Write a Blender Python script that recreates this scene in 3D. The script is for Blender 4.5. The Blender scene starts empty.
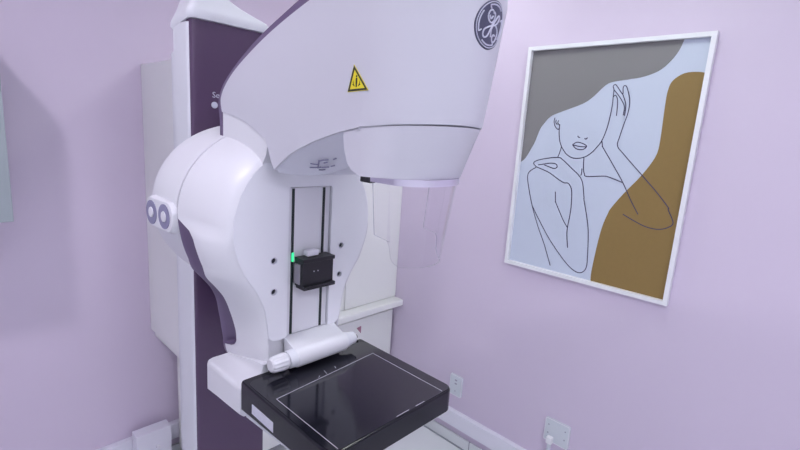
import bpy, bmesh, math
import numpy as np
from mathutils import Matrix, Vector

# ---------------------------------------------------------------- camera model
# world axes: X along the back wall to the right, Y towards the back wall, Z up.
# Geometry is written relative to the camera height (z = 0 at eye level) and
# lifted by Z0 when the meshes are made, so the floor is z = 0.
Z0 = 1.675
FPX = 462.0
def _calib(vx, vy, f):
    ex = np.array([vx[0]-400, vx[1]-225, f]); ex /= np.linalg.norm(ex)
    ey = np.array([vy[0]-400, vy[1]-225, f]); ey -= ex*(ex@ey); ey /= np.linalg.norm(ey)
    ez = np.cross(ex, ey)
    if ez[1] > 0: ez = -ez
    return np.array([ex, ey, ez])
RC = _calib((850, 165), (-95, 101), FPX)
def onplane(u, v, ax, val):
    r = RC @ np.array([u-400, v-225, FPX]); return r*(val/r[ax])

scene = bpy.context.scene
COL = scene.collection
PI = math.pi
cam = bpy.data.cameras.new('camera'); camo = bpy.data.objects.new('camera', cam); COL.objects.link(camo)
cam.sensor_width = 36; cam.lens = FPX/800*36; cam.clip_start = .02
r_, u_, b_ = RC[:, 0], -RC[:, 1], -RC[:, 2]
camo.matrix_world = Matrix(((r_[0], u_[0], b_[0], 0), (r_[1], u_[1], b_[1], 0), (r_[2], u_[2], b_[2], Z0), (0, 0, 0, 1)))
scene.camera = camo

# ---------------------------------------------------------------- materials
def mat(name, col, rough=.5, metal=0, noise=0, nscale=40, bump=0, bscale=200, coat=0, spec=.5, emit=None, estr=0):
    m = bpy.data.materials.new(name); m.use_nodes = True
    nt = m.node_tree; p = nt.nodes['Principled BSDF']
    p.inputs['Base Color'].default_value = (*col, 1)
    p.inputs['Roughness'].default_value = rough
    p.inputs['Metallic'].default_value = metal
    p.inputs['Specular IOR Level'].default_value = spec
    if coat: p.inputs['Coat Weight'].default_value = coat; p.inputs['Coat Roughness'].default_value = .05
    if emit:
        p.inputs['Emission Color'].default_value = (*emit, 1); p.inputs['Emission Strength'].default_value = estr
    tc = nt.nodes.new('ShaderNodeTexCoord')
    if noise:
        n = nt.nodes.new('ShaderNodeTexNoise'); n.inputs['Scale'].default_value = nscale; n.inputs['Detail'].default_value = 4
        nt.links.new(tc.outputs['Object'], n.inputs['Vector'])
        mx = nt.nodes.new('ShaderNodeMix'); mx.data_type = 'RGBA'
        mx.inputs['A'].default_value = (*[c*(1-noise) for c in col], 1); mx.inputs['B'].default_value = (*[min(1, c*(1+noise)) for c in col], 1)
        nt.links.new(n.outputs['Fac'], mx.inputs['Factor']); nt.links.new(mx.outputs['Result'], p.inputs['Base Color'])
    if bump:
        n2 = nt.nodes.new('ShaderNodeTexNoise'); n2.inputs['Scale'].default_value = bscale; n2.inputs['Detail'].default_value = 3
        nt.links.new(tc.outputs['Object'], n2.inputs['Vector'])
        bp = nt.nodes.new('ShaderNodeBump'); bp.inputs['Strength'].default_value = bump; bp.inputs['Distance'].default_value = .002
        nt.links.new(n2.outputs['Fac'], bp.inputs['Height']); nt.links.new(bp.outputs['Normal'], p.inputs['Normal'])
    return m
def lin(r, g, b):
    f = lambda c: ((c/255+.055)/1.055)**2.4 if c > 10 else c/255/12.92
    return (f(r), f(g), f(b))

M = {}
M['wall'] = mat('lavender wall paint', (.71, .62, .77), .55, noise=.02, nscale=3, bump=.15, bscale=350, spec=.3)
M['ceiling'] = mat('ceiling paint', (.88, .88, .89), .8)
M['wall_white'] = mat('white wall paint', (.87, .88, .89), .7)
M['shell'] = mat('white moulded plastic', (.75, .75, .80), .38, bump=.03, bscale=900)
M['shell2'] = mat('satin white plastic', (.72, .73, .79), .42, bump=.03, bscale=900)
M['shade_shell'] = mat('shaded white plastic', (.66, .66, .75), .45)  # white shell plastic with the shade under the head put into its colour
M['head'] = mat('satin head cover plastic', (.61, .605, .675), .42, bump=.03, bscale=900)  # white shell plastic darkened to offset strong light on the head
M['plate'] = mat('matt white face plate', (.84, .845, .90), .5, bump=.03, bscale=900)  # white shell plastic lightened to offset weak light on the arm front
M['purple'] = mat('aubergine plastic', (.085, .048, .105), .38, noise=.05, nscale=8)
M['purple2'] = mat('violet band plastic', (.14, .10, .19), .36)
M['black'] = mat('black plastic', (.012, .012, .016), .35)
M['carbon'] = mat('black glossy carbon', (.010, .010, .016), .16, noise=.15, nscale=30, spec=.32)
M['glass_top'] = mat('black glossy plate', (.012, .012, .019), .09, noise=.1, nscale=30, spec=.55)
M['seam'] = mat('dark seam rubber', (.12, .10, .18), .6)
M['track'] = mat('dark track slot', (.01, .02, .02), .4)
M['line'] = mat('printed line and glint white', (.50, .50, .56), .5)
M['laminate'] = mat('white laminate', (.91, .92, .91), .35, bump=.03, bscale=600)
M['laminate_l'] = mat('grey white laminate', (.88, .88, .89), .5)
M['trunk'] = mat('white pvc trunking', (.86, .85, .95), .4)
M['silver'] = mat('silver rail', (.72, .68, .82), .28, metal=.6)
M['chrome'] = mat('brushed metal', (.55, .53, .58), .3, metal=.9)
M['yellow'] = mat('yellow sticker', (.85, .72, .03), .4)
M['stickblack'] = mat('sticker black', (.03, .03, .01), .5)
M['logo_dark'] = mat('dark grey badge', (.10, .10, .16), .3, metal=.3)
M['logo_light'] = mat('silver badge lettering', (.60, .60, .72), .35)
M['grey_btn'] = mat('grey button ring', (.25, .24, .38), .45)
M['label'] = mat('silver label', (.62, .62, .72), .35, noise=.12, nscale=180)
M['print'] = mat('fine label printing', (.40, .40, .50), .6)
M['holeblack'] = mat('dark recess', (.02, .02, .035), .6)
M['frame'] = mat('white frame wood', (.88, .88, .92), .35)
M['paper'] = mat('pale blue print paper', (.59, .645, .77), .6)
M['grey_art'] = mat('printed taupe grey', (.235, .228, .235), .65)
M['gold_art'] = mat('printed ochre', (.27, .175, .055), .6, noise=.04, nscale=60)
M['ink'] = mat('printed ink line', (.06, .05, .12), .6)
M['outlet'] = mat('outlet plate plastic', (.72, .76, .82), .4)
M['outlet_rim'] = mat('outlet rim plastic', (.85, .84, .92), .4)
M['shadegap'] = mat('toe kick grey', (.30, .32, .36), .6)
M['green'] = mat('green led', (.05, .8, .3), .4, emit=(.05, 1, .35), estr=.9)
M['red'] = mat('muted red sticker', (.45, .22, .30), .5)
M['tile'] = None
M['grey_front'] = mat('grey green laminate', (.34, .39, .42), .5)
M['lamp'] = mat('lamp diffuser', (1, 1, 1), .5, emit=(.90, .93, 1.0), estr=1)

def tile_mat(name, sx, sy, off, col, rough):
    m = bpy.data.materials.new(name); m.use_nodes = True; nt = m.node_tree; p = nt.nodes['Principled BSDF']
    tc = nt.nodes.new('ShaderNodeNewGeometry'); mp = nt.nodes.new('ShaderNodeMapping'); mp.inputs['Location'].default_value = off
    br = nt.nodes.new('ShaderNodeTexBrick'); br.offset = 0; br.inputs['Scale'].default_value = 1
    br.inputs['Brick Width'].default_value = sx; br.inputs['Row Height'].default_value = sy
    br.inputs['Mortar Size'].default_value = .003; br.inputs['Mortar Smooth'].default_value = .1
    br.inputs['Color1'].default_value = (*col, 1); br.inputs['Color2'].default_value = (*[c*.98 for c in col], 1)
    br.inputs['Mortar'].default_value = (.40, .40, .48, 1)
    nt.links.new(tc.outputs['Position'], mp.inputs['Vector']); nt.links.new(mp.outputs['Vector'], br.inputs['Vector'])
    nt.links.new(br.outputs['Color'], p.inputs['Base Color']); p.inputs['Roughness'].default_value = rough
    return m
M['tile'] = tile_mat('white porcelain floor tile', .6, .6, (-.15, -.007, 0), (.82, .84, .87), .12)

def glass_mat():
    m = bpy.data.materials.new('clear acrylic'); m.use_nodes = True; nt = m.node_tree
    out = nt.nodes['Material Output']; nt.nodes.remove(nt.nodes['Principled BSDF'])
    tr = nt.nodes.new('ShaderNodeBsdfTransparent'); tr.inputs['Color'].default_value = (.988, .985, .992, 1)
    gl = nt.nodes.new('ShaderNodeBsdfGlossy'); gl.inputs['Roughness'].default_value = .05
    fr = nt.nodes.new('ShaderNodeLayerWeight'); fr.inputs['Blend'].default_value = .5
    pw = nt.nodes.new('ShaderNodeMath'); pw.operation = 'POWER'; pw.inputs[1].default_value = 4
    ml = nt.nodes.new('ShaderNodeMath'); ml.operation = 'MULTIPLY_ADD'; ml.inputs[1].default_value = .25; ml.inputs[2].default_value = .02
    nt.links.new(fr.outputs['Facing'], pw.inputs[0]); nt.links.new(pw.outputs[0], ml.inputs[0])
    mx = nt.nodes.new('ShaderNodeMixShader')
    nt.links.new(ml.outputs[0], mx.inputs['Fac']); nt.links.new(tr.outputs[0], mx.inputs[1]); nt.links.new(gl.outputs[0], mx.inputs[2])
    nt.links.new(mx.outputs[0], out.inputs['Surface'])
    return m
M['acrylic'] = glass_mat()
def edge_mat():
    m = bpy.data.materials.new('acrylic edge'); m.use_nodes = True; nt = m.node_tree
    p = nt.nodes['Principled BSDF']; p.inputs['Base Color'].default_value = (.40, .38, .50, 1); p.inputs['Roughness'].default_value = .3
    p.inputs['Alpha'].default_value = .55
    return m
M['acrylic_edge'] = edge_mat()

# ---------------------------------------------------------------- mesh builder
WLOC = {}
class MB:
    def __init__(s): s.v = []; s.f = []; s.m = []
    def add(s, vf, mi=0):
        v, f = vf; o = len(s.v); s.v += [tuple(p) for p in v]; s.f += [tuple(i+o for i in q) for q in f]; s.m += [mi]*len(f); return s
    def build(s, name, mats, parent=None, smooth=35, doubles=True, recalc=True):
        if not isinstance(mats, (list, tuple)): mats = [mats]
        v = np.array(s.v, float); v[:, 2] += Z0
        lo, hi = v.min(0), v.max(0)
        org = np.array([(lo[0]+hi[0])/2, (lo[1]+hi[1])/2, lo[2] if parent is None else (lo[2]+hi[2])/2])
        me = bpy.data.meshes.new(name); me.from_pydata([tuple(p-org) for p in v], [], s.f)
        for m_ in mats: me.materials.append(m_)
        for p, i in zip(me.polygons, s.m): p.material_index = i
        bm = bmesh.new(); bm.from_mesh(me)
        if doubles: bmesh.ops.remove_doubles(bm, verts=bm.verts, dist=1e-5)
        if recalc: bmesh.ops.recalc_face_normals(bm, faces=bm.faces)
        bm.to_mesh(me); bm.free()
        if smooth:
            for p in me.polygons: p.use_smooth = True
            me.set_sharp_from_angle(angle=math.radians(smooth))
        o = bpy.data.objects.new(name, me); COL.objects.link(o)
        if smooth: wn = o.modifiers.new('weighted', 'WEIGHTED_NORMAL'); wn.keep_sharp = True
        w = org.copy()
        if parent is not None:
            o.parent = parent; o.location = tuple(w-WLOC[parent.name])
        else: o.location = tuple(w)
        WLOC[o.name] = w
        return o

def thing(name, label, cat, loc, group=None):
    o = bpy.data.objects.new(name, None); COL.objects.link(o); o.empty_display_size = .1
    w = np.array([loc[0], loc[1], loc[2]+Z0]); o.location = tuple(w); WLOC[o.name] = w
    return tag(o, label, cat, group)
def tag(o, label, cat, group=None):
    o['label'] = label; o['category'] = cat
    if group: o['group'] = group
    return o
def struct(o): o['kind'] = 'structure'; return o

def box(x0, x1, y0, y1, z0, z1, bev=0, seg=2):
    bm = bmesh.new(); bmesh.ops.create_cube(bm, size=1)
    for v in bm.verts: v.co = ((x0+x1)/2+v.co.x*(x1-x0), (y0+y1)/2+v.co.y*(y1-y0), (z0+z1)/2+v.co.z*(z1-z0))
    if bev: bmesh.ops.bevel(bm, geom=bm.edges[:], offset=bev, segments=seg, affect='EDGES', profile=.5)
    bm.verts.index_update(); r = ([tuple(v.co) for v in bm.verts], [tuple(v.index for v in f.verts) for f in bm.faces]); bm.free(); return r

def loft(rings, cap0=True, cap1=True, closed=True):
    v = [p for r in rings for p in r]; n = len(rings[0]); f = []
    for k in range(len(rings)-1):
        for i in range(n if closed else n-1):
            j = (i+1) % n; f.append((k*n+i, k*n+j, (k+1)*n+j, (k+1)*n+i))
    if cap0: f.append(tuple(range(n))[::-1])
    if cap1: f.append(tuple((len(rings)-1)*n+i for i in range(n)))
    return v, f

def cyl(p0, p1, r0, r1=None, n=24, extra=None):
    """round bar from p0 to p1; extra = list of (t, r) for a turned profile"""
    p0 = np.array(p0, float); p1 = np.array(p1, float); r1 = r0 if r1 is None else r1
    d = (p1-p0); d /= np.linalg.norm(d); a = np.cross(d, [0, 0, 1.] if abs(d[2]) < .9 else [1., 0, 0]); a /= np.linalg.norm(a); b = np.cross(d, a)
    prof = extra or [(0, r0), (1, r1)]
    return loft([[tuple(p0+(p1-p0)*t+(a*math.cos(q)+b*math.sin(q))*r) for q in np.linspace(0, 2*PI, n, endpoint=False)] for t, r in prof])

def tube(pts, r, n=6, closed=False):
    pts = [np.array(p, float) for p in pts]; rings = []; N = len(pts); ref = None
    for i, p in enumerate(pts):
        a = pts[(i-1) % N] if closed or i else p; c = pts[(i+1) % N] if closed or i < N-1 else p
        d = c-a; d /= (np.linalg.norm(d)+1e-12)
        if ref is None: ref = np.cross(d, [0, 0, 1.] if abs(d[2]) < .9 else [1., 0, 0])
        ref = ref-d*(ref@d); ref /= np.linalg.norm(ref); b = np.cross(d, ref)
        rings.append([tuple(p+(ref*math.cos(q)+b*math.sin(q))*r) for q in np.linspace(0, 2*PI, n, endpoint=False)])
    if closed: rings.append(rings[0]); return loft(rings, False, False)
    return loft(rings)

def cr(pts, n=6, closed=False):
    P = [np.array(p, float) for p in pts]; out = []; N = len(P)
    for i in range(N if closed else N-1):
        if closed: a, b, c, d = P[(i-1) % N], P[i], P[(i+1) % N], P[(i+2) % N]
        else: a, b, c, d = P[max(i-1, 0)], P[i], P[i+1], P[min(i+2, N-1)]
        for t in np.arange(n)/n:
            out.append(tuple(.5*((2*b)+(-a+c)*t+(2*a-5*b+4*c-d)*t*t+(-a+3*b-3*c+d)*t**3)))
    if not closed: out.append(tuple(P[-1]))
    return out

def fill(loops, depth, mapf):
    """filled 2D shape with holes, given thickness, mapped by mapf(a, b, d) with d in [0, depth]"""
    cu = bpy.data.curves.new('tmp', 'CURVE'); cu.dimensions = '2D'; cu.fill_mode = 'BOTH'; cu.extrude = depth/2
    for lp in loops:
        sp = cu.splines.new('POLY'); sp.points.add(len(lp)-1); sp.use_cyclic_u = True
        for q, p in zip(sp.points, lp): q.co = (p[0], p[1], 0, 1)
    return _conv(cu, depth, mapf)
def _conv(cu, depth, mapf):
    ob = bpy.data.objects.new('tmp', cu); COL.objects.link(ob)
    dg = bpy.context.evaluated_depsgraph_get(); dg.update()
    me = bpy.data.meshes.new_from_object(ob.evaluated_get(dg))
    v = [mapf(p.co.x, p.co.y, p.co.z+depth/2) for p in me.vertices]; f = [tuple(p.vertices) for p in me.polygons]
    bpy.data.objects.remove(ob); bpy.data.meshes.remove(me); bpy.data.curves.remove(cu)
    return v, f
def text(s, size, depth, mapf):
    cu = bpy.data.curves.new('tmp', 'FONT'); cu.body = s; cu.size = size; cu.extrude = depth/2; cu.resolution_u = 3
    return _conv(cu, depth, mapf)
def circ(cx, cy, r, n=28): return [(cx+r*math.cos(q), cy+r*math.sin(q)) for q in np.linspace(0, 2*PI, n, endpoint=False)]
def rrect(x0, x1, y0, y1, r, n=5):
    out = []
    for cx, cy, a in ((x1-r, y1-r, 0), (x0+r, y1-r, PI/2), (x0+r, y0+r, PI), (x1-r, y0+r, 1.5*PI)):
        for k in range(n+1): q = a+PI/2*k/n; out.append((cx+r*math.cos(q), cy+r*math.sin(q)))
    return out
def ribbon(pts, w):
    """flat closed outline around a polyline"""
    P = [np.array(p, float) for p in pts]; L = []; R_ = []
    for i, p in enumerate(P):
        d = P[min(i+1, len(P)-1)]-P[max(i-1, 0)]; d /= (np.linalg.norm(d)+1e-12); nrm = np.array([-d[1], d[0]])
        L.append(tuple(p+nrm*w/2)); R_.append(tuple(p-nrm*w/2))
    return L, R_

# ---------------------------------------------------------------- room
XR, YB, XL, YF, FL, CE = 1.95, 2.2, -1.5, -1.7, -1.675, .925
T = .08
struct(MB().add(box(XL-T, XR+T, YF-T, YB+T, FL-T, FL)).build('floor', M['tile']))
struct(MB().add(box(XL-T, XR+T, YF-T, YB+T, CE, CE+T)).build('ceiling', M['ceiling']))
struct(MB().add(box(XL-T, XR+T, YB, YB+T, FL, CE)).build('wall_back', M['wall']))
struct(MB().add(box(XR, XR+T, YF, YB, FL, CE)).build('wall_right', M['wall']))
struct(MB().add(box(XL-T, XL, YF, YB, FL, CE)).build('wall_left', M['wall_white']))
struct(MB().add(box(XL-T, XR+T, YF-T, YF, FL, CE)).build('wall_front', M['wall_white']))
struct(MB().add(box(XR-.012, XR, YF, YB-.013, FL, -1.612, .002)).build('baseboard_right', M['tile']))
struct(MB().add(box(XL, XR-.013, YB-.012, YB, FL, -1.612, .002)).build('baseboard_back', M['tile']))
struct(MB().add(box(XR-.032, XR, YF, 1.80, -1.560, -1.474, .003)).build('trim_1', M['trunk']))
struct(MB().add(box(XL, .9, YB-.032, YB, -1.562, -1.478, .004)).build('trim_2', M['trunk']))

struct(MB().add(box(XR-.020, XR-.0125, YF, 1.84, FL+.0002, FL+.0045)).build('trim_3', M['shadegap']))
# ---------------------------------------------------------------- fitted cabinets behind the machine
t = thing('wall_cabinet', 'tall white laminate wall cabinet behind the machine, above the white counter', 'cabinet', (1.32, 2.02, -.965))
MB().add(box(.69, 1.948, 1.858, 2.198, -.965, .215, .002)).build('body', M['laminate'], t)
for a, b in ((.69, 1.118), (1.122, 1.548), (1.552, 1.948)):
    MB().add(box(a, b, 1.84, 1.857, -.963, .215, .002)).build('door', M['laminate'], t)
MB().add(box(.686, .6895, 1.84, 2.198, -.965, .215)).build('side_panel', M['laminate_l'], t)
c = MB().add(box(.70, 1.948, 1.77, 2.198, -1.003, -.966, .006, 3)).build('counter_top', M['laminate'])
tag(c, 'thick white counter slab under the white wall cabinet', 'counter')
t = thing('base_cabinet', 'white base cabinet under the counter with a small reddish warning sticker', 'cabinet', (1.36, 2.0, -1.675))
MB().add(box(.78, 1.93, 1.86, 2.15, -1.60, -1.0035, .002)).build('body', M['laminate'], t)
MB().add(box(.80, 1.93, 1.92, 2.15, -1.675, -1.6005)).build('plinth', M['shadegap'], t)
for a, b in ((.782, 1.308), (1.312, 1.934)):
    d = MB().add(box(a, b, 1.84, 1.859, -1.60, -1.045, .002)).build('door', M['laminate'], t)
    if a > 1: door_r = d
p = onplane(359.5, 330, 1, 1.838)
MB().add(fill([[(p[0]-.022, p[2]+.016), (p[0]+.012, p[2]+.022), (p[0]+.012, p[2]-.024)]], .001, lambda a, b, d: (a, 1.8385+d-.0005, b))).build('warning_sticker', M['red'], door_r)
# low junction box by the wall
t = thing('junction_box', 'white low utility box fixed over the cable trunking beside the column', 'utility box', (.652, 2.13, -1.675))
MB().add(box(.575, .727, 2.10, 2.165, -1.675, -1.432, .004)).build('cover', M['trunk'], t)
MB().add(cyl((.665, 2.10, -1.515), (.665, 2.088, -1.515), .009)).build('screw_cap', M['outlet_rim'], t)

# left wall cabinet at the frame edge
t = thing('hanging_cabinet', 'grey green cabinet hung on the back wall at the far left edge', 'cabinet', (-.15, 2.02, -.349))
MB().add(box(-.50, .194, 1.868, 2.198, -.349, .225, .002)).build('body', M['grey_front'], t)
MB().add(box(-.50, -.162, 1.85, 1.867, -.349, .225, .002)).build('door', M['grey_front'], t)
MB().add(box(-.158, .194, 1.85, 1.867, -.349, .225, .002)).build('door', M['grey_front'], t)

# ---------------------------------------------------------------- ceiling lamps
def lamp(x, y, sx, sy, power, label, colr=(.90, .93, 1.0)):
    t = thing('ceiling_light', label, 'light', (x, y, CE-.012), 'square ceiling panels')
    fr = fill([[(x-sx/2-.02, y-sy/2-.02), (x+sx/2+.02, y-sy/2-.02), (x+sx/2+.02, y+sy/2+.02), (x-sx/2-.02, y+sy/2+.02)],
               [(x-sx/2, y-sy/2), (x+sx/2, y-sy/2), (x+sx/2, y+sy/2), (x-sx/2, y+sy/2)]], .012, lambda a, b, d: (a, b, CE-.012+d))
    MB().add(fr).build('frame', M['frame'], t)
    m = bpy.data.materials.new('lamp diffuser'); m.use_nodes = True; nt = m.node_tree
    e = nt.nodes['Principled BSDF']; e.inputs['Base Color'].default_value = (.9, .9, .9, 1)
    e.inputs['Emission Color'].default_value = (*colr, 1); e.inputs['Emission Strength'].default_value = power/(sx*sy)
    MB().add(box(x-sx/2, x+sx/2, y-sy/2, y+sy/2, CE-.008, CE-.001)).build('diffuser', m, t)
PW = dict(a=3.6, b=1.6, c=7.8, d=1.35)
lamp(-.33, 1.0, .12, .12, PW['a'], 'small square ceiling light nearest the hanging cabinet', (.96, .91, 1.03))
lamp(1.25, .55, .30, .30, PW['b'], 'square ceiling panel light above the framed print', (.92, 1.02, .96))
lamp(.10, -.85, 1.2, .6, PW['c'], 'large added fill panel on the ceiling behind the photographer', (.945, .94, 1.08))  # unseen fill lamp, added to brighten from the camera side
lamp(1.50, 1.35, .18, .18, PW['d'], 'square ceiling panel light in the corner above the white counter', (.95, 1.0, .98))

# ---------------------------------------------------------------- mammography machine
XC = .604
mach = thing('mammography_machine', 'white and aubergine mammography machine with tube head over a black breast support', 'medical machine', (XC, 1.25, -1.675))
# column
def rr_ring(x0, x1, y0, y1, r, z, zf=None):
    return [(a, b, z if zf is None else z+zf*(b-y0)) for a, b in rrect(x0, x1, y0, y1, r)]
colm = MB().add(loft([rr_ring(.494, .716, 1.236, 1.335, .012, z) for z in (-1.675, .24)])).add(box(.556, .652, 1.33, 1.52, -1.675, .2, .01)).build('column', M['shell2'], mach)
MB().add(loft([[(a, b, z) for a, b in cr([(.4985, 1.252), (.4985, 1.242), (.502, 1.233), (.510, 1.229), (.55, 1.2275), (.604, 1.227), (.66, 1.2275), (.704, 1.229), (.712, 1.233), (.7155, 1.242), (.7155, 1.252)], 3)] for z in (-1.66, .248)])).build('front_cover', M['purple'], colm)
# cap: sloped underside, domed top
rings = []
for z, e, w, xr in ((.250, .0, 1, .716), (.256, .003, 1, .719), (.266, .003, 1, .719), (.274, 0, 1, .712), (.284, -.005, .9, .680), (.298, -.010, .9, .640), (.315, -.016, .8, .605), (.338, -.028, .6, .57), (.352, -.040, .4, .56)):
    rings.append([(a, b, z-(b-1.221)*.17*w) for a, b in rrect(.494-e, xr, 1.221-e*.6, 1.345+e, .018)])
MB().add(loft(rings)).build('column_cap', M['shell2'], mach)
lt = MB().add(text('Se', .021, .0012, lambda a, b, d: (.5515+a, 1.2268-d, .0625+b)))
lt.add(fill([circ(.5575, .0435, .0085)], .0012, lambda a, b, d: (a, 1.2268-d, b)))
lt.build('lettering', M['logo_light'], colm, smooth=0)

# rear rotation drum
ZD = -.200
EA, ET, EB = 1.0, .875, 1.09
def ell(r, y, q):
    k_ = ET if math.sin(q) > 0 else float(np.interp(y, [1.02, 1.16], [.90, .90]))
    return (XC+r*math.cos(q), y, ZD+r*k_*math.sin(q))
prof = [(1.0215, .222), (1.0225, .2255), (1.027, .2275), (1.04, .2285), (1.08, .2295), (1.12, .2300), (1.15, .229), (1.175, .225), (1.195, .215), (1.21, .20), (1.22, .18), (1.2265, .15)]
drum = MB().add(loft([[ell(r, y, q) for q in np.linspace(0, 2*PI, 96, endpoint=False)] for y, r in prof])).build('rotation_drum', M['shell'], mach)
MB().add(loft([[ell(r, y, q) for q in np.linspace(0, 2*PI, 96, endpoint=False)] for y, r in ((1.0145, .2232), (1.0214, .2232))])).build('seam_ring', M['seam'], mach)
# control pad on the drum side
pad = MB()
def ring_pad(x, e):
    return [(x+(1.155-a)*.055, a, b+(a-1.087)*.02) for a, b in rrect(1.020-e, 1.155+e, -.243-e, -.178+e, .026, 8)]
pad.add(loft([ring_pad(.388, .006), ring_pad(.366, .002), ring_pad(.361, .0), ring_pad(.3595, -.003)]))
pado = pad.build('control_pad', M['shell'], mach)
for yc in (1.122, 1.056):
    mp = lambda a, b, d: (.3596-d+(1.155-a)*.055, a, b)
    rx, rz = .0275, .026
    rg = MB().add(fill([circ(yc, -.2105, rx), circ(yc, -.2105, .0125)], .0016, mp))
    rg.build('button_ring', M['grey_btn'], pado, smooth=0)
    MB().add(loft([[(.3596-h+(1.155-yc-r*math.cos(q))*.055, yc+r*math.cos(q), -.2105+r*math.sin(q)) for q in np.linspace(0, 2*PI, 28, endpoint=False)] for h, r in ((0, .0122), (.003, .0115), (.0038, .009))])).build('button', M['shell'], pado)

# gantry arm ------------------------------------------------------
ZP, RP = -.215, .180
plate = []
for q in np.linspace(math.radians(90), math.radians(204), 32): plate.append((RP*math.cos(q), ZP+RP*math.sin(q)))
plate += cr([plate[-1], (-.151, -.316), (-.127, -.352), (-.110, -.390), (-.1025, -.430), (-.100, -.455)], 9)[1:]
plate += [(-.097, -.465), (-.088, -.4735), (-.075, -.4755)]
half = plate
# matching rear outline
rear = []; NB = len(half)
for i, (px, pz) in enumerate(half):
    if i < 32:
        q = math.radians(90+(204-90)*i/31); rear.append((.2265*math.cos(q), -.2+.2265*math.sin(q)*(.875 if math.sin(q) > 0 else 1.09)))
rp = cr([(-.2265*math.cos(math.radians(24)), -.2-.2265*1.09*math.sin(math.radians(24))), (-.199, -.325), (-.177, -.353), (-.156, -.382), (-.139, -.420), (-.126, -.465), (-.118, -.510), (-.110, -.56), (-.08, -.60)], 6)
k = NB-32
idx = np.linspace(1, len(rp)-1, k)
for s in idx:
    i0 = int(math.floor(s)); i1 = min(i0+1, len(rp)-1); fr = s-i0
    rear.append((rp[i0][0]*(1-fr)+rp[i1][0]*fr, rp[i0][1]*(1-fr)+rp[i1][1]*fr))
body_front = [(p[0]-(0.0), p[1]) for p in half]
# extend body below plate to the bracket
bf = cr([half[31], (-.1525, -.316), (-.1285, -.352), (-.1115, -.390), (-.1040, -.430), (-.0985, -.470), (-.094, -.51), (-.092, -.55), (-.07, -.60)], 6)
for i, s in zip(range(32, NB), np.linspace(1, len(bf)-1, NB-32)):
    i0 = int(math.floor(s)); i1 = min(i0+1, len(bf)-1); fr = s-i0
    body_front[i] = (bf[i0][0]*(1-fr)+bf[i1][0]*fr, bf[i0][1]*(1-fr)+bf[i1][1]*fr)
def A_of(z):   # depth where white turns to the violet recess
    return float(np.interp(-z, [.208, .213, .222, .24, .275, .31, .36, .42, .475, .505, .524, .534, .60], [1.0145, .992, .960, .943, .938, .938, .946, .957, .957, .964, .985, 1.03, 1.03]))
def B_of(z):
    return float(np.interp(-z, [.20, .33, .36, .41, .45, .49, .60], [1.0145, 1.0145, 1.008, 1.02, 1.036, 1.042, 1.042]))
def full(lst): return [(XC+x, y, z) for x, y, z in lst]+[(XC-x, y, z) for x, y, z in lst[::-1]]
rings = []
for s in (0, .03, .08, .16, .27, .4, .55, .7, .85, 1.0):
    g = math.sin(PI/2*min(1, s))**.62 if s > 0 else 0
    g = .80*g+.20*s
    lst = []
    for (fx, fz), (rx, rz) in zip(body_front, rear):
        A = A_of(rz); y = .8565+(A-.8565)*s
        lw = min(1, max(0, (-rz-.45)/.05)); lw = lw*lw*(3-2*lw)
        sr = math.sin(PI/2*s); y = y*(1-lw)+(.8565+(A-.8565)*(1-math.cos(PI/2*s)))*lw
        gl = g*(1-lw)+sr*lw
        lst.append((fx+(rx-fx)*gl, y, fz+(rz-fz)*gl))
    rings.append(full(lst))
inner = lambda y, e: full([(p[0]*(1-e), y, ZP+(p[1]-ZP)*(1-e)) for p in body_front])
arm = MB().add(loft([inner(.868, .02), inner(.858, .02)]+rings, True, False)).build('gantry_arm', M['shell'], mach, smooth=50)
# violet recess along the back edge of the arm
rg2 = []
nrm = []
for i in range(NB):
    a, b = rear[max(0, i-1)], rear[min(NB-1, i+1)]; tx, tz = b[0]-a[0], b[1]-a[1]; L = math.hypot(tx, tz) or 1
    nrm.append((-tz/L, tx/L) if (-tz*rear[i][0]) > 0 or i == 0 else (tz/L, -tx/L))
for s, e in ((0, 0), (.0, .004), (.02, .014), (.08, .021), (.2, .023), (.4, .022), (.6, .016), (.78, .007), (.9, .002), (1.0, .001)):
    lst = []
    for i, (rx, rz) in enumerate(rear):
        A, B = A_of(rz), max(B_of(rz), A_of(rz)+.0004)
        wd = min(1, max(0, (B-A-.012)/.03)); wd = wd*wd*(3-2*wd)
        ux, uz = nrm[i]
        lst.append((rx-ux*e*wd, A+(B-A)*s, rz-uz*e*wd))
    rg2.append(full(lst))
MB().add(loft(rg2, False, True)).build('handle_recess', M['purple2'], mach, smooth=50)

# face plate with the track slot and screw holes
po = [(XC+x*.997, ZP+(z-ZP)*.997) for x, z in half]; po += [(XC-x*.997, ZP+(z-ZP)*.997) for x, z in half[::-1]]
SX0, SX1, SZ0, SZ1 = .551, .668, -.474, -.127
holes = [(.516, -.286), (.517, -.357), (.700, -.274), (.698, -.347)]
loops = [po, rrect(SX0, SX1, SZ0, SZ1, .006)]+[circ(a, b, .0065, 20) for a, b in holes]
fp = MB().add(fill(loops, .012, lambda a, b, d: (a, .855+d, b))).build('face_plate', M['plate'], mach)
for a, b in holes:
    s_ = MB().add(cyl((a, .8665, b), (a, .8605, b), .0066, n=20), 0)
    s_.add(fill([circ(a, b, .0082, 24), circ(a, b, .0064, 24)], .0008, lambda p_, q_, d: (p_, .8542+d, q_)), 1)
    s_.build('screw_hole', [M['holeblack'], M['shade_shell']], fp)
tp = MB().add(box(.553, .666, .862, .867, -.472, -.129, .001)).build('track_panel', M['shell'], mach)
for x in (.5655, .6480):
    MB().add(box(x-.0028, x+.0028, .8595, .8618, -.470, -.131)).build('track', M['track'], mach, smooth=0)
MB().add(box(.5625, .5682, .8570, .8594, -.296, -.275, .001)).build('status_light', M['green'], mach)

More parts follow.
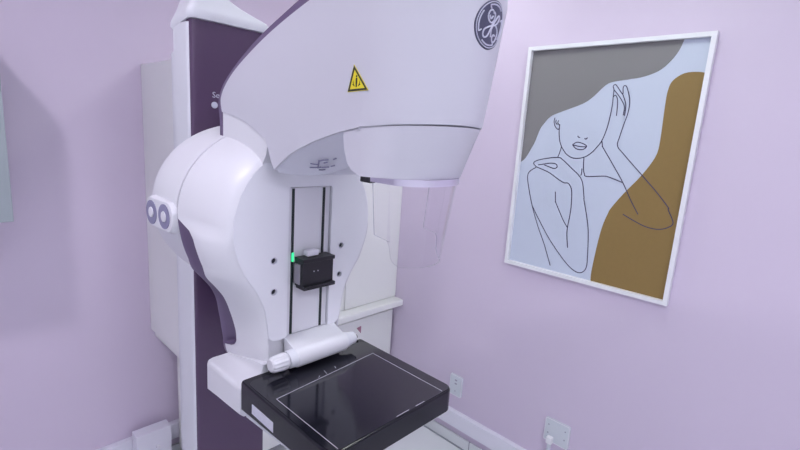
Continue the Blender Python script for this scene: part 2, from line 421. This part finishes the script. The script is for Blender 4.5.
# compression paddle carriage
cr_ = MB()
cr_.add(box(.571, .656, .826, .858, -.352, -.292, .002))
cr_.add(box(.5705, .6575, .822, .8585, -.294, -.285, .0015)).add(box(.5705, .6575, .818, .852, -.356, -.347, .0015))
cro = cr_.build('paddle_carriage', M['black'], mach)
MB().add(box(.5675, .5708, .834, .858, -.345, -.298, .001)).build('side_plate', M['chrome'], cro)
MB().add(box(.590, .622, .836, .855, -.2838, -.270, .003)).build('clip', M['outlet_rim'], cro)
for x in (.601, .612): MB().add(cyl((x, .826, -.316), (x, .8248, -.316), .0015, n=10)).build('screw', M['line'], cro)

# receptor bracket with flared top
prf = [(.170, -.632), (.170, -.566), (.167, -.557), (.157, -.553), (.145, -.551), (.132, -.547), (.123, -.540), (.1185, -.530), (.1165, -.518)]
PRF = cr(prf[1:], 3)
ring = [(-.166, -.627), (-.160, -.634)]
def br_ring(y, e, zt=0, fl=1):
    prf = [(a, b if b < -.555 else -.555+(b+.555)*fl) for a, b in PRF]
    R_ = [(XC+x-e*1, y, z+zt*(1-min(1, (z+.64)/.14))) for x, z in [(p_[0], p_[1]) for p_ in prf]]
    L_ = [(XC-x+e*1, y, z+zt*(1-min(1, (z+.64)/.14))) for x, z in prf[::-1]]
    return R_+L_+[(XC-.170+e, y, -.622+zt), (XC-.162+e, y, -.630+zt), (XC+.162-e, y, -.630+zt), (XC+.170-e, y, -.622+zt)]
MB().add(loft([br_ring(.846, .003, .006), br_ring(.848, 0, .006), br_ring(.90, 0, .002, .8), br_ring(.95, 0, -.001, .45), br_ring(1.008, 0, -.006, .12), br_ring(1.015, .003, -.006, .1), br_ring(1.019, .012, -.006, .05)])).build('receptor_bracket', M['shell'], mach, smooth=45)

# black breast support
RX0, RX1, RY0, RY1, RT, RB = .4355, .7755, .5345, .8465, -.537, -.590
def rec_ring(z, e, yb=RY1):
    out = []
    base = rrect(RX0+e, RX1-e, RY0+e, yb, .024, 6)
    base = [(RX1-e, yb-.003), (RX1-e-.003, yb), (RX0+e+.003, yb), (RX0+e, yb-.003)]+base[14:]
    for a, b in base:
        out.append((a, b, z if z > -.58 else z-.016*(b-.537)/.31))
    return out
rec = MB().add(loft([rec_ring(RB, .004), rec_ring(RB+.004, 0), rec_ring(RT-.004, 0), rec_ring(RT-.0012, .0012), rec_ring(RT, .004)])).build('breast_support', M['carbon'], mach, smooth=40)
def lowpt(y): return RB-.0002-.026*(y-.537)/.31-.003
rr = []
for zf, e in ((0, .003), (1, .006)):
    rr.append([(a, b, RB-.0004-.016*(b-.537)/.31 if zf == 0 else lowpt(b)) for a, b in rrect(RX0+e, RX1-e, RY0+e, RY1, .016, 6)])
MB().add(loft(rr)).build('under_shell', M['shell2'], rec)
MB().add(fill([rrect(RX0+.006, RX1-.006, RY0+.005, .832, .018)], .0008, lambda a, b, d: (a, b, RT+d))).build('top_plate', M['glass_top'], rec)
# printed field outline, plus painted glints along the front glass edge
fp4 = [(.4565, .739), (.7415, .764), (.741, .5425), (.4565, .5425)]
ol = MB()
glint_dash = [((.60, .5415), (.635, .5415)), ((.655, .5415), (.682, .5415))]
for a, b in [(fp4[0], fp4[1]), (fp4[1], fp4[2]), (fp4[3], fp4[0])]+glint_dash:
    L, R_ = ribbon([a, b], .0011)
    ol.add(fill([L+R_[::-1]], .0004, lambda p_, q_, d: (p_, q_, RT+.0009+d)))
for u0, v0, u1, v1 in ((318.5, 378, 320, 376), (324, 371, 327, 374.3), (334.5, 366.7, 336, 368.7)):
    a = onplane(u0, v0, 2, RT)[:2]; b = onplane(u1, v1, 2, RT)[:2]; L, R_ = ribbon([a, b], .0008)
    ol.add(fill([L+R_[::-1]], .0004, lambda p_, q_, d: (p_, q_, RT+.0009+d)))
ol.build('field_outline_glints', M['line'], rec, smooth=0)
lb = MB().add(box(RX0-.0012, RX0+.0005, .715, .797, -.5885, -.567, .0003))
lbo = lb.build('rating_label', M['label'], rec)
# rear ridge of the support
MB().add(box(.50, .758, .836, .8462, RT, RT+.004, .0015)).build('rear_ridge', M['carbon'], rec)

# compression rod with knobs
YR, ZR = .815, -.506
rod = MB()
sec = [(YR+.023*math.cos(q), ZR+.023*math.sin(q)) for q in np.linspace(math.radians(80), math.radians(300), 22)]
sec = sec+[(.8568, -.535), (.8568, -.472)]
rings = [[(x, y if abs(y-.8568) < 1e-6 else YR+(y-YR)*k, z if abs(y-.8568) < 1e-6 else ZR+(z-ZR)*k) for y, z in sec] for x, k in ((.546, .90), (.549, 1), (.684, 1), (.688, .92))]
rod.add(loft(rings))
rodo = rod.build('rod_housing', M['shell'], mach, smooth=40)
MB().add(cyl((.528, YR, ZR), (.547, YR, ZR), .02, extra=[(0, .0185), (.15, .0200), (.9, .0205), (1, .0205)], n=32)).build('collar', M['shell2'], mach)
kn = []
for t_, r, amp in ((0, .0125, 0), (.05, .0150, .0003), (.15, .0165, .0009), (.8, .0185, .0009), (.93, .0185, .0), (1, .0165, 0)):
    x = .486+.041*t_
    kn.append([(x, YR+(r+amp*math.cos(12*q))*math.cos(q), ZR+(r+amp*math.cos(12*q))*math.sin(q)) for q in np.linspace(0, 2*PI, 72, endpoint=False)])
MB().add(loft(kn)).build('knob', M['shell'], mach)
MB().add(cyl((.6885, YR, ZR), (.722, YR, ZR), .016, extra=[(0, .0185), (.3, .0185), (.33, .0165), (.9, .015), (1, .012)], n=32)).build('knob', M['shell2'], mach)
MB().add(cyl((.7225, YR, ZR), (.729, YR, ZR), .006, n=16)).build('end_pin', M['black'], mach)

# ---------------------------------------------------------------- tube head
Y0 = .56
TH = np.radians(np.concatenate([[-90, -88, -85], np.linspace(-80, 80, 33), [85, 88, 90]]))
def squash(outline, hw, y0=Y0):
    cols = []
    for th in TH:
        x = XC+hw*math.sin(th); c_ = max(0, math.cos(th))
        cols.append([(x, y if y >= y0 else y0-(y0-y)*c_, z-(.0105*(1-c_) if y < y0 and -.003 < z < .03 else 0)) for y, z in outline])
    return loft(cols, True, True)
top = cr([(1.028, .023), (1.0335, .052), (1.008, .083), (.955, .117), (.864, .158), (.784, .187), (.693, .214), (.60, .237), (.52, .251), (.46, .254), (.428, .247), (.411, .228), (.408, .2)], 6)
front = [(.4127, .17), (.4172, .14), (.4218, .11), (.4262, .08), (.431, .05), (.4355, .028), (.438, .020)]
low = cr([(.446, .0182), (.50, .0182), (.555, .0180), (.5605, .0075), (.604, -.0015), (.65, -.0135), (.70, -.029), (.755, -.0515), (.806, -.084)], 4)
back = [(.818, -.068), (.829, -.047)]+cr([(.841, -.026), (.881, -.011), (.944, .010), (1.02, .0225)], 4)
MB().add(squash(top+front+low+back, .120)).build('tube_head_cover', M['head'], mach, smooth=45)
headc = bpy.data.objects['tube_head_cover']
core = cr([(1.044, -.055), (1.044, .0), (1.050, .045), (1.033, .076), (.989, .109), (.915, .149), (.845, .179), (.761, .209), (.70, .229), (.60, .2505), (.565, .258)], 5)+[(.565, .15), (.75, .10), (.9, .05), (.98, .035), (1.0297, .025), (1.0297, -.055)]
MB().add(squash(core, .1175)).build('tube_head_band', M['purple2'], mach, smooth=45)
neckc = [(1.0295, .03), (1.0295, -.10), (.87, -.12), (.8575, -.078), (.842, -.058), (.836, -.03), (.90, .012)]
MB().add(loft([[(XC+s*.1168, y, z) for y, z in neckc] for s in (-1, 1)])).build('neck_cover', M['shell'], mach)
# recessed underside between neck and collimator
nk = []
for y, zt, zb, wb in ((.858, -.072, -.098, .050), (.806, -.0845, -.0895, .110), (.785, -.073, -.0935, .078), (.745, -.046, -.088, .062), (.705, -.028, -.080, .058), (.66, -.013, -.068, .062), (.63, -.006, -.058, .070), (.58, .004, -.05, .08)):
    a = .070 if y > .85 else .1165
    pts = [(-a, zt+.02), (-a, zt)]
    for k_ in range(1, 6):
        f_ = k_/6; pts.append((-a+(a-wb)*f_, zt+(zb-zt)*f_-.004*math.sin(PI*f_)*-1))
    pts.append((-wb, zb)); pts = pts+[(-x, z) for x, z in pts[::-1]]
    nk.append([(XC+x, y, z) for x, z in pts])
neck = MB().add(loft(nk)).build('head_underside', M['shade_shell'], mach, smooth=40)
# engraved marks on the underside
def under(u, v):   # point on the slanted left face
    best = None
    for f_ in np.linspace(0, 1, 41):
        x = .4865+(.542-.4865)*f_
        p_ = onplane(u, v, 0, x); yy = p_[1]
        zt = np.interp(yy, [.58, .63, .66, .705, .745, .785, .806], [.004, -.006, -.013, -.028, -.046, -.073, -.0845])
        zb = np.interp(yy, [.58, .63, .66, .705, .745, .785, .806], [-.05, -.058, -.068, -.08, -.088, -.0935, -.0895])
        wb = np.interp(yy, [.58, .63, .66, .705, .745, .785, .806], [.08, .07, .062, .058, .062, .078, .11])
        zz = zt+(zb-zt)*((x-.4865)/max(1e-4, (.604-wb)-.4865))
        if best is None or abs(zz-p_[2]) < best[0]: best = (abs(zz-p_[2]), p_)
    return best[1]*.994
mk = MB()
for pts in ([(310.5, 163.6), (314, 164.2), (318, 164.6)], [(310, 167.4), (315, 167.5), (321, 167.2)], [(319, 160.5), (318.6, 164), (317.8, 168)], [(318.5, 161.2), (323, 160.2), (328, 159.8)], [(319, 169.8), (322, 170), (325, 169.6)], [(324, 163), (327, 162.4)], [(333.5, 159.5), (336, 158.4)], [(331, 166.4), (334.5, 165.6)], [(322, 167.4), (329, 167)]):
    mk.add(tube([under(*q) for q in pts], .0014, 6))
mk.build('moulded_mark', M['grey_btn'], neck)

# collimator housing
cw = .1175
colo = [(.60, -.001), (.60, -.010), (.596, -.031), (.588, -.050), (.578, -.061), (.562, -.0665), (.52, -.069), (.484, -.069), (.480, -.063), (.4405, .017), (.446, .0180), (.50, .0180), (.555, .0178), (.561, .0060)]
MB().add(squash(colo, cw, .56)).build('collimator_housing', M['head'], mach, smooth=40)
# silver rail and clear face shield
def ushape(hw, yb, yf, y0, n=28):
    pts = [(XC-hw, yb)]
    for q in np.linspace(-90, 90, n): pts.append((XC+hw*math.sin(math.radians(q)), y0-(y0-yf)*math.cos(math.radians(q))))
    pts.append((XC+hw, yb)); return pts
def uband(hw, yb, yf, y0, z0f, z1f, th):
    out = ushape(hw, yb, yf, y0); inn = ushape(hw-th, yb, yf+th, y0)
    n = len(out); v = []; f = []
    for i in range(n):
        za, zb = z0f(i/(n-1)), z1f(i/(n-1))
        v += [(*out[i], zb), (*out[i], za), (*inn[i], za), (*inn[i], zb)]
    mi = []
    for i in range(n-1):
        a = 4*i; b = a+4
        f += [(a, a+1, b+1, b), (a+1, a+2, b+2, b+1), (a+2, a+3, b+3, b+2), (a+3, a, b, b+3)]; mi += [0, 1, 0, 1]
    f += [(0, 1, 2, 3), (4*n-4, 4*n-3, 4*n-2, 4*n-1)]; mi += [1, 1]
    return v, f, mi
v, f, mi = uband(.079, .572, .476, .52, lambda s: -.0805, lambda s: -.0695, .006)
MB().add((v, f)).build('shield_rail', M['silver'], mach)
MB().add(box(.5265, .540, .5735, .600, -.084, -.0672, .002)).build('rail_end_block', M['black'], mach)
# shield: wings end higher, front hangs lower
def zbot(s):
    a = abs(s-.5)*2   # 0 centre .. 1 wing end
    return float(np.interp(a, [0, .52, .60, .64, .655, .68, .71, 1], [-.222, -.2205, -.214, -.206, -.192, -.1825, -.179, -.1735]))
n_ = 28
def ush2(hw, yb, yf, y0):
    P = ushape(hw, yb, yf, y0, 28)
    seg = [0]+list(np.cumsum([math.dist(P[i], P[i+1]) for i in range(len(P)-1)])); L = seg[-1]
    ss = np.linspace(0, 1, 161); return [(float(np.interp(s*L, seg, [p_[0] for p_ in P])), float(np.interp(s*L, seg, [p_[1] for p_ in P]))) for s in ss], ss
po_, ss = ush2(.0755, .570, .479, .52); pi_, _ = ush2(.0737, .570, .4808, .52)
v, f, mi = [], [], []
for i, s in enumerate(ss):
    zb_ = zbot(s)
    tp_ = lambda p_: (XC+(p_[0]-XC)*(1-1.45*(-.0808-zb_)), p_[1]+.10*(-.0808-zb_)*(1 if p_[1] < .53 else 0))
    v += [(*po_[i], -.0808), (*tp_(po_[i]), zb_), (*tp_(pi_[i]), zb_), (*pi_[i], -.0808)]
for i in range(len(ss)-1):
    a = 4*i; b = a+4
    f += [(a, a+1, b+1, b), (a+1, a+2, b+2, b+1), (a+2, a+3, b+3, b+2), (a+3, a, b, b+3)]; mi += [0, 1, 0, 1]
f += [(0, 1, 2, 3), (4*len(ss)-4, 4*len(ss)-3, 4*len(ss)-2, 4*len(ss)-1)]; mi += [1, 1]
sh = MB(); sh.add((v, f)); sh.m = mi
sh.build('face_shield', [M['acrylic'], M['acrylic_edge']], mach, smooth=30)

# round badge on the head front
def yf_of(z): return float(np.interp(z, [.014, .022, .2, .228], [.439, .4355, .408, .411]))
BX, BZ = .6025, .1655
def badge(a, b, d):
    x, z = BX+a, BZ+b; c_ = math.sqrt(max(0, 1-((x-XC)/.12)**2)); return (x, Y0-(Y0-yf_of(z))*c_-d, z)
RB_ = .0325
bd = MB()
for k_ in range(0, 6):   # concentric strips so that the disc follows the curved front
    r0, r1 = RB_*k_/6, RB_*(k_+1)/6
    for q in range(36):
        q0, q1 = 2*PI*q/36, 2*PI*(q+1)/36
        P4 = [(r0*math.cos(q0), r0*math.sin(q0)), (r1*math.cos(q0), r1*math.sin(q0)), (r1*math.cos(q1), r1*math.sin(q1)), (r0*math.cos(q1), r0*math.sin(q1))]
        if k_ == 0: P4 = P4[1:]+[(0, 0)]; P4 = [P4[0], P4[1], (0, 0)]
        bd.add(([badge(a, b, .0012) for a, b in P4], [tuple(range(len(P4)))]))
bd.add(tube([badge(RB_*math.cos(q), RB_*math.sin(q), .0006) for q in np.linspace(0, 2*PI, 48, endpoint=False)], .0009, 6, True))
bdo = bd.build('badge', M['logo_dark'], headc, smooth=60)
S = RB_/100
strokes = [  # script monogram and rim swirls in a 100 unit radius
    [(-2, 44), (-14, 55), (-30, 50), (-36, 32), (-26, 14), (-8, 8), (6, 20), (8, 40), (-2, 50)],
    [(-26, 34), (-16, 22), (-6, 34)],
    [(6, 20), (-2, 0), (-22, -10), (-42, -22), (-46, -42), (-34, -52), (-18, -44), (-8, -22), (4, 0), (20, 26), (34, 42), (44, 36), (38, 18), (22, 4), (8, 0)],
    [(22, 4), (40, -6), (52, -26), (44, -54), (26, -62), (16, -48), (22, -34), (34, -36)],
    [(8, 0), (0, -20), (6, -46)]]
def arc(r, a0, a1, n=14): return [(r*math.cos(math.radians(a)), r*math.sin(math.radians(a))) for a in np.linspace(a0, a1, n)]
lg = MB()
for st in strokes: lg.add(tube([badge(a*S*1.08, b*S*1.08, .0016) for a, b in cr(st, 4)], .00125, 6))
for a0 in (55, 145, 235, 325):
    lg.add(tube([badge(a*S, b*S, .0016) for a, b in cr([p_ for p_ in arc(84, a0, a0+60, 8)]+[(68*math.cos(math.radians(a0+58)), 68*math.sin(math.radians(a0+58)))], 3)], .0011, 6))
lg.add(tube([badge(a*S, b*S, .0016) for a, b in arc(95, 0, 360, 60)], .0007, 6))
lg.build('monogram', M['logo_light'], bdo)

# yellow warning triangle on the side of the head
tri = [(.5775, .1015), (.5905, .0600), (.5415, .0625)]
def shrink(T_, k_):
    c0 = (sum(p_[0] for p_ in T_)/3, sum(p_[1] for p_ in T_)/3); return [(c0[0]+(a-c0[0])*k_, c0[1]+(b-c0[1])*k_) for a, b in T_]
sx = .4838
st = MB().add(fill([tri], .0006, lambda a, b, d: (sx-d, a, b)))
st.add(fill([shrink(tri, .95), shrink(tri, .72)], .0003, lambda a, b, d: (sx-.0007-d, a, b)), 1)
cx, cz = .5695, .0745
fig = lambda P: fill([[(cx-a*.001, cz+b*.001) for a, b in P]], .0003, lambda a, b, d: (sx-.0007-d, a, b))
st.add(fig([(-1.3, 7), (1.3, 7), (1.8, 5.5), (1.8, -1), (1.2, -7), (-1.2, -7), (-1.8, -1), (-1.8, 5.5)]), 1)
st.add(fill([circ(cx, cz+.0092, .0017, 12)], .0003, lambda a, b, d: (sx-.0007-d, a, b)), 1)
for s in (-1, 1):
    for k_ in range(3):
        st.add(fig([(s*(4+k_*1.6), -6+k_*.6), (s*(9-k_*.5), -3.5+k_*2.8), (s*(9-k_*.5), -2.3+k_*2.8), (s*(4+k_*1.2), -4.8+k_*1.2)]), 1)
st.build('warning_sticker', [M['yellow'], M['stickblack']], headc, smooth=0)

# ---------------------------------------------------------------- framed print on the right wall
pic = thing('framed_print', 'white framed line drawing of a woman with grey and ochre shapes on lavender wall', 'picture', (1.95, .757, -.572))
PY0, PY1, PZ0, PZ1 = .402, 1.1105, -.571, .416
FW = .016
mpw = lambda a, b, d: (1.949-d, a, b)
rect = lambda e: [(PY0+e, PZ0+e), (PY1-e, PZ0+e), (PY1-e, PZ1-e), (PY0+e, PZ1-e)]
MB().add(fill([rect(0), rect(FW)], .026, mpw)).build('frame', M['frame'], pic, smooth=0)
MB().add(fill([rect(FW-.003)], .006, mpw)).build('paper', M['paper'], pic, smooth=0)
AX = 1.9425
def art(u, v):
    p_ = onplane(u, v, 0, AX); return (min(max(p_[1], PY0+FW-.002), PY1-FW+.002), min(max(p_[2], PZ0+FW-.002), PZ1-FW+.002))
def C(ox, oy, sc, pts): return [(ox+a/sc, oy+b/sc) for a, b in pts]
A_ = lambda p_: C(540, 70, 5.62, p_)
B_ = lambda p_: C(515, 140, 5.62, p_)
C_ = lambda p_: C(515, 200, 5.62, p_)
D_ = lambda p_: C(590, 140, 5.62, p_)
E_ = lambda p_: C(590, 200, 4.09, p_)
F_ = lambda p_: C(620, 20, 5.11, p_)
G_ = lambda p_: C(520, 30, 5.62, p_)
mart = lambda dd: (lambda a, b, d: (AX-dd-d, a, b))
grey = cr(F_([(330, 95), (328, 103), (300, 160), (250, 220), (190, 265), (100, 295), (10, 305)])+A_([(510, 52), (420, 65), (370, 85), (300, 150), (240, 190), (120, 235), (60, 262), (20, 305), (0, 335)])+B_([(112, 10), (90, 50), (60, 100), (30, 126)]), 4)
gpts = [art(*q) for q in grey]+[(PY1-FW+.002, PZ1-FW+.002)]
gpts[-2] = (PY1-FW+.002, gpts[-2][1]); gpts[0] = (gpts[0][0], PZ1-FW+.002)
MB().add(fill([gpts], .0004, mart(.0002))).build('grey_shape', M['grey_art'], pic, smooth=0)
gold = cr(F_([(448, 272), (400, 265), (330, 272), (270, 310), (245, 360), (230, 440)])+D_([(395, 0), (375, 80), (330, 150), (270, 220), (190, 300), (120, 380)])+C_([(520, 80), (490, 150), (460, 260), (430, 400)])+E_([(2, 336)]), 4)
op = [art(*q) for q in gold]; op[0] = (PY0+FW-.002, op[0][1]); op[-1] = (op[-1][0], PZ0+FW-.002)
op += [(PY0+FW-.002, PZ0+FW-.002)]
MB().add(fill([op], .0004, mart(.0002))).build('ochre_shape', M['gold_art'], pic, smooth=0)
lines = [
    A_([(85, 268), (80, 290), (85, 315), (100, 333), (110, 328)]), A_([(92, 280), (90, 296), (98, 308)]), A_([(105, 283), (101, 298), (112, 312)]),
    A_([(112, 305), (108, 350), (112, 400), (122, 432)])+B_([(262, 38), (290, 80), (330, 102), (385, 98), (430, 72), (465, 35)])+A_([(345, 402), (365, 360), (385, 300), (405, 210), (412, 150), (416, 110), (412, 92), (425, 82), (440, 100), (465, 135), (468, 100), (477, 88), (490, 100), (505, 170), (495, 240), (470, 310), (450, 370)])+D_([(155, 32), (190, 80), (290, 195), (380, 300), (440, 380)])+E_([(320, 40), (340, 92), (320, 112), (280, 120), (230, 110), (180, 85), (135, 58)]),
    A_([(412, 152), (425, 142), (436, 165), (435, 210), (430, 258)]), A_([(415, 110), (440, 140), (465, 180), (475, 210), (468, 255)]), A_([(465, 135), (480, 180), (482, 215), (475, 258)]),
    A_([(348, 400), (352, 430)])+D_([(72, 40), (130, 140), (185, 240), (230, 340), (270, 418)]),
    A_([(212, 370), (218, 378), (226, 379)]), A_([(250, 385), (260, 388), (268, 380)]),
    A_([(183, 420), (210, 406), (245, 415), (262, 430), (240, 447), (205, 443), (183, 420)]), A_([(188, 422), (225, 430), (258, 432)]),
    B_([(262, 38), (250, 75), (240, 98)]), B_([(388, 100), (385, 150), (390, 190), (405, 205), (500, 203)])+D_([(110, 210), (185, 240)]), B_([(377, 160), (375, 185), (370, 200)]),
    B_([(120, 150), (105, 130), (125, 115), (180, 103), (245, 98), (270, 112), (320, 160), (360, 200), (380, 240), (388, 320)])+C_([(388, 0), (403, 90), (412, 180), (408, 310), (400, 380), (370, 408), (330, 395), (280, 345), (200, 230), (140, 120), (97, 32)]),
    B_([(120, 153), (85, 175), (72, 200), (75, 250)])+C_([(97, 32), (130, 150), (165, 250), (198, 368)]),
    B_([(120, 150), (190, 182), (240, 218), (275, 240), (300, 244), (318, 280)])+C_([(317, 20), (310, 80), (295, 155), (292, 200), (296, 268)]),
    B_([(130, 140), (165, 135), (200, 130), (230, 135), (237, 152), (220, 160), (190, 150), (165, 140)]),
    B_([(227, 290), (228, 345)])+C_([(230, 15), (270, 110), (295, 155)])]
ld = MB()
for l_ in lines:
    L, R_ = ribbon([art(*q) for q in cr(l_, 6)], .0036)
    for i in range(len(L)-1):
        ld.add(([(AX-.0010, *q) for q in (L[i], L[i+1], R_[i+1], R_[i])], [(0, 1, 2, 3)]))
ld.build('line_drawing', M['ink'], pic, smooth=0, recalc=False)

# ---------------------------------------------------------------- wall plates
def plate_(name, label, y0, y1, z0, z1, cat, dots, slots):
    t = thing(name, label, cat, (1.95, (y0+y1)/2, z0))
    MB().add(fill([rrect(y0, y1, z0, z1, .006)], .010, lambda a, b, d: (1.9495-d, a, b))).build('plate', M['outlet'], t)
    MB().add(fill([rrect(y0, y1, z0, z1, .006), rrect(y0+.003, y1-.003, z0+.003, z1-.003, .004)], .0025, lambda a, b, d: (1.9394-d, a, b))).build('rim', M['outlet_rim'], t)
    for a, b in dots: MB().add(cyl((1.9394, a, b), (1.9385, a, b), .0034, n=14)).build('screw', M['print'], t)
    for a, b in slots: MB().add(fill([rrect(a-.008, a+.008, b-.004, b+.004, .0035)], .0012, lambda p_, q_, d: (1.9393-d, p_, q_))).build('socket', M['print'], t)
    return t
o1 = plate_('wall_socket', 'small white upright wall socket beside the black support', 1.292, 1.372, -1.388, -1.270, 'socket', [(1.333, -1.362)], [(1.332, -1.318), (1.332, -1.298)])
o2 = plate_('wall_plate', 'larger white square wall plate with four screws and a cable outlet', .690, .808, -1.362, -1.249, 'wall plate',
            [(.790, -1.280), (.790, -1.322), (.710, -1.280), (.710, -1.322)], [])
cb = thing('cable_plug', 'white plug and cable hanging from the square wall plate', 'cable', (1.93, .770, -1.47))
MB().add(box(1.912, 1.938, .757, .785, -1.362, -1.330, .004)).build('plug', M['frame'], cb)
MB().add(tube([(1.926, .771, -1.362), (1.926, .771, -1.40), (1.93, .772, -1.44), (1.934, .772, -1.477)], .009, 12)).build('cord', M['outlet'], cb)

# ---------------------------------------------------------------- world and view
w = bpy.data.worlds.new('world'); scene.world = w; w.use_nodes = True
w.node_tree.nodes['Background'].inputs['Color'].default_value = (.8, .82, 1, 1); w.node_tree.nodes['Background'].inputs['Strength'].default_value = .1
scene.view_settings.view_transform = 'Standard'; scene.view_settings.look = 'None'; scene.view_settings.gamma = 1
scene.view_settings.use_curve_mapping = False; scene.view_settings.exposure = 0.0
